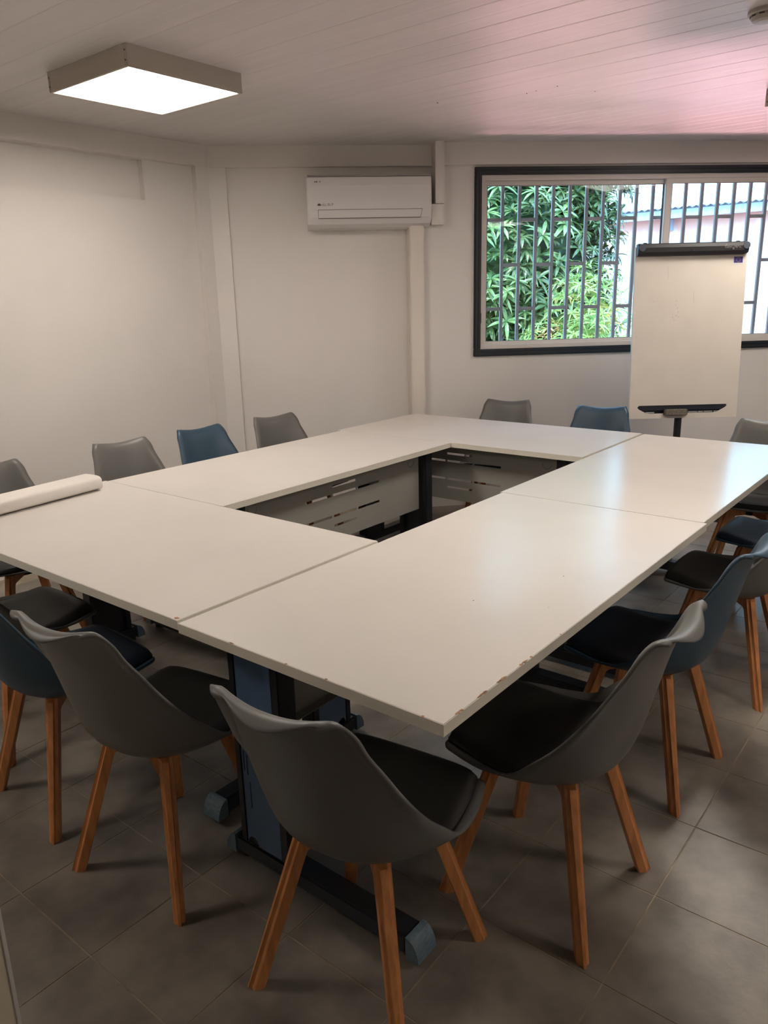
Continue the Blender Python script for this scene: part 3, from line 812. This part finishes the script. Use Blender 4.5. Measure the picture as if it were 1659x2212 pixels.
# blue flag sticker with a ring of twelve stars
b = bmesh.new(); sx0, sz0 = fw / 2 - .083, fh - .068 - .045
box(b, sx0 - .005, sx0 + .063, -.0008, 0, sz0 - .006, sz0 + .044); stk = fpart('sticker', b, STICKW, label='white sticker with a blue flag')
b = bmesh.new(); box(b, sx0 + .002, sx0 + .056, -.0013, -.0007, sz0 + .005, sz0 + .041); fpart('flag', b, STICKB, stk)
b = bmesh.new()
for k in range(12):
    a = 2 * PI * k / 12; cx, cz = sx0 + .029 + .0125 * math.cos(a), sz0 + .023 + .0125 * math.sin(a)
    pts = [(cx + (.0022 if q % 2 == 0 else .0009) * math.sin(PI * q / 5), cz + (.0022 if q % 2 == 0 else .0009) * math.cos(PI * q / 5)) for q in range(10)]
    A = [b.verts.new((x, -.0017, z)) for x, z in pts]; B = [b.verts.new((x, -.0012, z)) for x, z in pts]
    b.faces.new(A); b.faces.new(B[::-1])
    for i in range(10): b.faces.new((A[i], A[(i + 1) % 10], B[(i + 1) % 10], B[i]))
fpart('star_ring', b, STARM, stk)
# faint marker smudges and specks on the board
b = bmesh.new()
def blot(b, x, z, rx, rz_, sd):
    rr = random.Random(sd); n = 12
    pts = [(x + rx * rr.uniform(.5, 1) * math.cos(2 * PI * k / n), z + rz_ * rr.uniform(.5, 1) * math.sin(2 * PI * k / n)) for k in range(n)]
    A = [b.verts.new((px, -.0004, pz)) for px, pz in pts]; B = [b.verts.new((px, 0, pz)) for px, pz in pts]
    b.faces.new(A); b.faces.new(B[::-1])
    for i in range(n): b.faces.new((A[i], A[(i + 1) % n], B[(i + 1) % n], B[i]))
def lz(py): return (905 - py) / 372 * fh
def lx_(px): return (px - 1488) / 236 * fw
for px, py in ((1461, 648), (1460, 657), (1455, 683), (1462, 680), (1466, 672), (1458, 690), (1467, 683), (1464, 664)):
    blot(b, lx_(px), lz(py), .003, .007, px + py)
blot(b, lx_(1379), lz(724), .004, .004, 1); blot(b, lx_(1552), lz(697), .004, .003, 2)
for p0, p1 in (((1440, 575), (1441, 602)), ((1497, 630), (1498, 652)), ((1361, 861), (1368, 858)), ((1410, 645), (1414, 650))):
    tube(b, [(lx_(p0[0]), 0, lz(p0[1])), (lx_(p1[0]), 0, lz(p1[1]))], .0008, 4)
fpart('marker_specks', b, SMUDGE, bd)
# pole and feet
b = bmesh.new()
pz = fm @ Vector((0, .075, .02)); pl = Vector((pz.x - fo.x, pz.y - fo.y, pz.z))
cyl(b, (pl.x, pl.y, .06), (pl.x, pl.y, pz.z + .06), .023, .023, 18); link_mesh('pole', b, CLAMPM, fc, smooth=False)
b = bmesh.new(); box(b, -.02, .02, .055, .085, .04, .75, .003); box(b, -.20, .20, .026, .055, .70, .74, .003); fpart('mast', b, CLAMPM)
b = bmesh.new(); box(b, pl.x - .030, pl.x + .030, pl.y - .025, pl.y + .030, .77, .84, .005); link_mesh('bracket', b, CLAMPM, fc)
for a in (90, 210, 330):
    b = bmesh.new(); rm = Matrix.Translation((pl.x, pl.y, 0)) @ Matrix.Rotation(R(a) + ya, 4, 'Z')
    box(b, .02, .36, -.016, .016, .045, .075, .004, mtx=rm); cyl(b, (.33, 0, 0), (.33, 0, .046), .022, .022, 14, mtx=rm)
    link_mesh('foot', b, CLAMPM, fc)
# eraser on the tray edge
er = thing('board_eraser', 'grey-brown felt eraser resting on the flip chart pen tray', 'eraser')
er.matrix_world = fm @ Matrix.Translation((-.055, -.0235, .042))
b = bmesh.new(); box(b, -.070, .070, -.018, .018, -.022, .016, .004); link_mesh('felt_pad', b, FELTM, er)
b = bmesh.new(); box(b, -.072, .080, .0185, .022, -.020, .016, .001); link_mesh('backing', b, CLAMPM, er)

# ---------------------------------------------------------------- outside
GZ = -1.7
struct('ground', BM((-10, 40, -30, 40, GZ - .1, GZ)), EARTHM)
# slab over our own room, so no sun enters from above
bm = bmesh.new(); q0 = bw(-2.2, 4.42); q1 = bw(5.3, 4.42)
plate(bm, [(-3.6, -3.2), (q1.x, -3.2), (q1.x, q1.y), (q0.x, q0.y), (-3.6, q0.y)], [], .12, Matrix.Translation((0, 0, CZ + .13)))
struct('roof_slab', bm, ROOFM)
# neighbouring house
hs = thing('neighbour_house', 'pale rendered house with corrugated roof and rust stained eaves beyond the window', 'house')
HX = 16.7
b = bmesh.new()
m_ = Matrix(((0, 0, 1, HX), (1, 0, 0, 0), (0, 1, 0, 0), (0, 0, 0, 1)))
sl_ = []
for y0 in (2.30, 1.93, 1.55, 1.17, .79): sl_.append(rect(y0, y0 + .14, 1.42, 2.05))
plate(b, rect(-8, 14, GZ, 3.05), sl_, .25, m_)
box(b, HX + .25, HX + 6, -8, 14, GZ, 2.9)
link_mesh('house_wall', b, HOUSEM, hs)
b = bmesh.new(); box(b, HX + .2, HX + .22, .5, 2.8, 1.2, 2.2); link_mesh('slot_shutter', b, mat('blue_shutter', (0.25, 0.33, 0.42, 1), .6), hs)
b = bmesh.new(); box(b, HX - .42, HX - .38, -8, 14, 3.02, 3.19); link_mesh('fascia', b, FASCM, hs, label='grey-blue fascia board')
b = bmesh.new(); n = 22 * 14 * 4
pv = []
for k in range(n + 1):
    y = -8 + 22 * k / n; z = .022 * math.sin(2 * PI * 14 * .5 * y)
    pv.append((b.verts.new((HX - .48, y, 3.215 + z)), b.verts.new((HX + 7, y, 3.55 + z)), ))
for a, c in zip(pv, pv[1:]): b.faces.new((a[0], a[1], c[1], c[0]))
bmesh.ops.solidify(b, geom=b.faces[:], thickness=.01)
link_mesh('roof', b, ROOFM, hs, label='grey corrugated roof')
for y in (2.6, 5.4):
    b = bmesh.new(); box(b, HX - .40, HX, y - .06, y + .06, 2.80, 3.02); link_mesh('rafter_end', b, FASCM, hs)

# leaf rosettes
def rosette(seed, n, length, width, droop):
    rr = random.Random(seed); b = bmesh.new()
    for k in range(n):
        a = 2 * PI * k / n + rr.uniform(-.3, .3); L = length * rr.uniform(.7, 1.15); w = width * rr.uniform(.8, 1.2)
        el = rr.uniform(-.2, .75); d = Vector((math.cos(a) * math.cos(el), math.sin(a) * math.cos(el), math.sin(el)))
        sdv = Vector((-math.sin(a), math.cos(a), 0)); p = Vector((0, 0, 0)); prev = None
        for q, wf in enumerate((.15, .9, 1.0, .7, .05)):
            c = p; l_ = b.verts.new(c + sdv * w * wf * .5 + Vector((0, 0, .12 * w * wf))); m1 = b.verts.new(c); r_ = b.verts.new(c - sdv * w * wf * .5 + Vector((0, 0, .12 * w * wf)))
            if prev:
                b.faces.new((prev[0], l_, m1, prev[1])); b.faces.new((prev[1], m1, r_, prev[2]))
            prev = (l_, m1, r_)
            p = p + d * (L / 4); d = (d + Vector((0, 0, -droop))).normalized()
    me = bpy.data.meshes.new('leaf_cluster'); b.to_mesh(me); b.free()
    return me
def tree(name, label, loc, blobs, meshes, m, nsh, nrest, trunk, seed, view=True, core=None, sc=(.8, 1.3)):
    rr = random.Random(seed)
    t = thing(name, label, 'tree' if 'tree' in name else 'shrub', loc)
    ms = []
    for me in meshes:
        c = me.copy(); c.materials.clear(); c.materials.append(m); ms.append(c)
    blobs = [((TV * q[0] + NV * q[1]).x, (TV * q[0] + NV * q[1]).y, q[2], q[3]) for q in blobs]
    toward = (CAM - Vector(loc)); toward.z = 0; toward.normalize()
    allp = []
    for q in range(nsh + nrest):
        bx, by, bz, br = rr.choices(blobs, weights=[w[3] ** 2 for w in blobs])[0]
        d = Vector((rr.gauss(0, 1), rr.gauss(0, 1), rr.gauss(0, 1))).normalized()
        rad = br * rr.uniform(.70, 1.05)
        p = Vector((bx, by, bz)) + d * rad
        if p.z + loc[2] < GZ + .05: p.z = GZ + .1 - loc[2]
        allp.append((-(p.dot(toward)) , p, d))
    allp.sort(key=lambda e: e[0])
    rest_b = bmesh.new()
    for k, (_, p, d) in enumerate(allp):
        me = ms[k % len(ms)]
        rot = d.lerp(Vector((0, 0, 1)), .55).to_track_quat('Z', 'Y').to_matrix().to_4x4() @ Matrix.Rotation(rr.uniform(0, 6.28), 4, 'Z')
        mt = Matrix.Translation(p) @ rot @ Matrix.Scale(rr.uniform(*sc), 4)
        if k < nsh:
            o = bpy.data.objects.new('leaf_cluster', me); COL.objects.link(o); o.parent = t; o.matrix_local = mt
        else:
            tt_ = bmesh.new(); tt_.from_mesh(me); merge(rest_b, tt_, mt)
    if nrest: link_mesh('foliage', rest_b, m, t, kind='stuff')
    else: rest_b.free()
    if trunk:
        b = bmesh.new()
        cyl(b, (0, 0, GZ - loc[2]), (0, 0, blobs[0][2]), trunk, trunk * .6, 12)
        for bx, by, bz, br in blobs[1:]: cyl(b, (0, 0, blobs[0][2] * .5), (bx, by, bz), trunk * .45, trunk * .15, 8)
        link_mesh('trunk', b, BARKM, t)
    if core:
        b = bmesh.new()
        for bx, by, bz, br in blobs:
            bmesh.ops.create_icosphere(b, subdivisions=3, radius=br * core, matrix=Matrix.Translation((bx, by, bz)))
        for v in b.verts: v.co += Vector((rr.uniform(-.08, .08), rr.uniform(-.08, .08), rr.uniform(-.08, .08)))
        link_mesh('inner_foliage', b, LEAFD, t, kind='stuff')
    return t
RM = [rosette(i, 11, .19, .036, .22) for i in range(4)]
RB = [rosette(20 + i, 9, .15, .017, .28) for i in range(3)]
tl = bw(2.3, 8.8)
tree('mango_tree', 'dense mango tree with long drooping leaves outside the left half of the window', (tl.x, tl.y, 0),
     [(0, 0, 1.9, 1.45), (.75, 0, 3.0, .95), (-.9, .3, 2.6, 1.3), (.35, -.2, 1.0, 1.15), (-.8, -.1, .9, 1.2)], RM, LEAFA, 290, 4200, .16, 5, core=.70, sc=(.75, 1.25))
ts = bw(2.62, 6.35)
tree('yellow_green_shrub', 'bright yellow-green thin leaved shrub in front of the mango tree', (ts.x, ts.y, 0),
     [(0, 0, 1.35, .42), (.25, .1, 1.0, .42), (-.3, -.1, .95, .40)], RB, LEAFB, 200, 60, .03, 9, core=None, sc=(.8, 1.3))
tf = Vector((22, 2.2, 0))
tree('distant_tree', 'green tree rising behind the corrugated roof at the right', (25.0, 2.3, 0),
     [(0, 0, 5.6, 1.3), (.5, -1.6, 6.4, 1.5), (0, -.5, 4.6, 1.2)], RM, LEAFA, 160, 300, .2, 12, core=.7, sc=(1.6, 2.6))
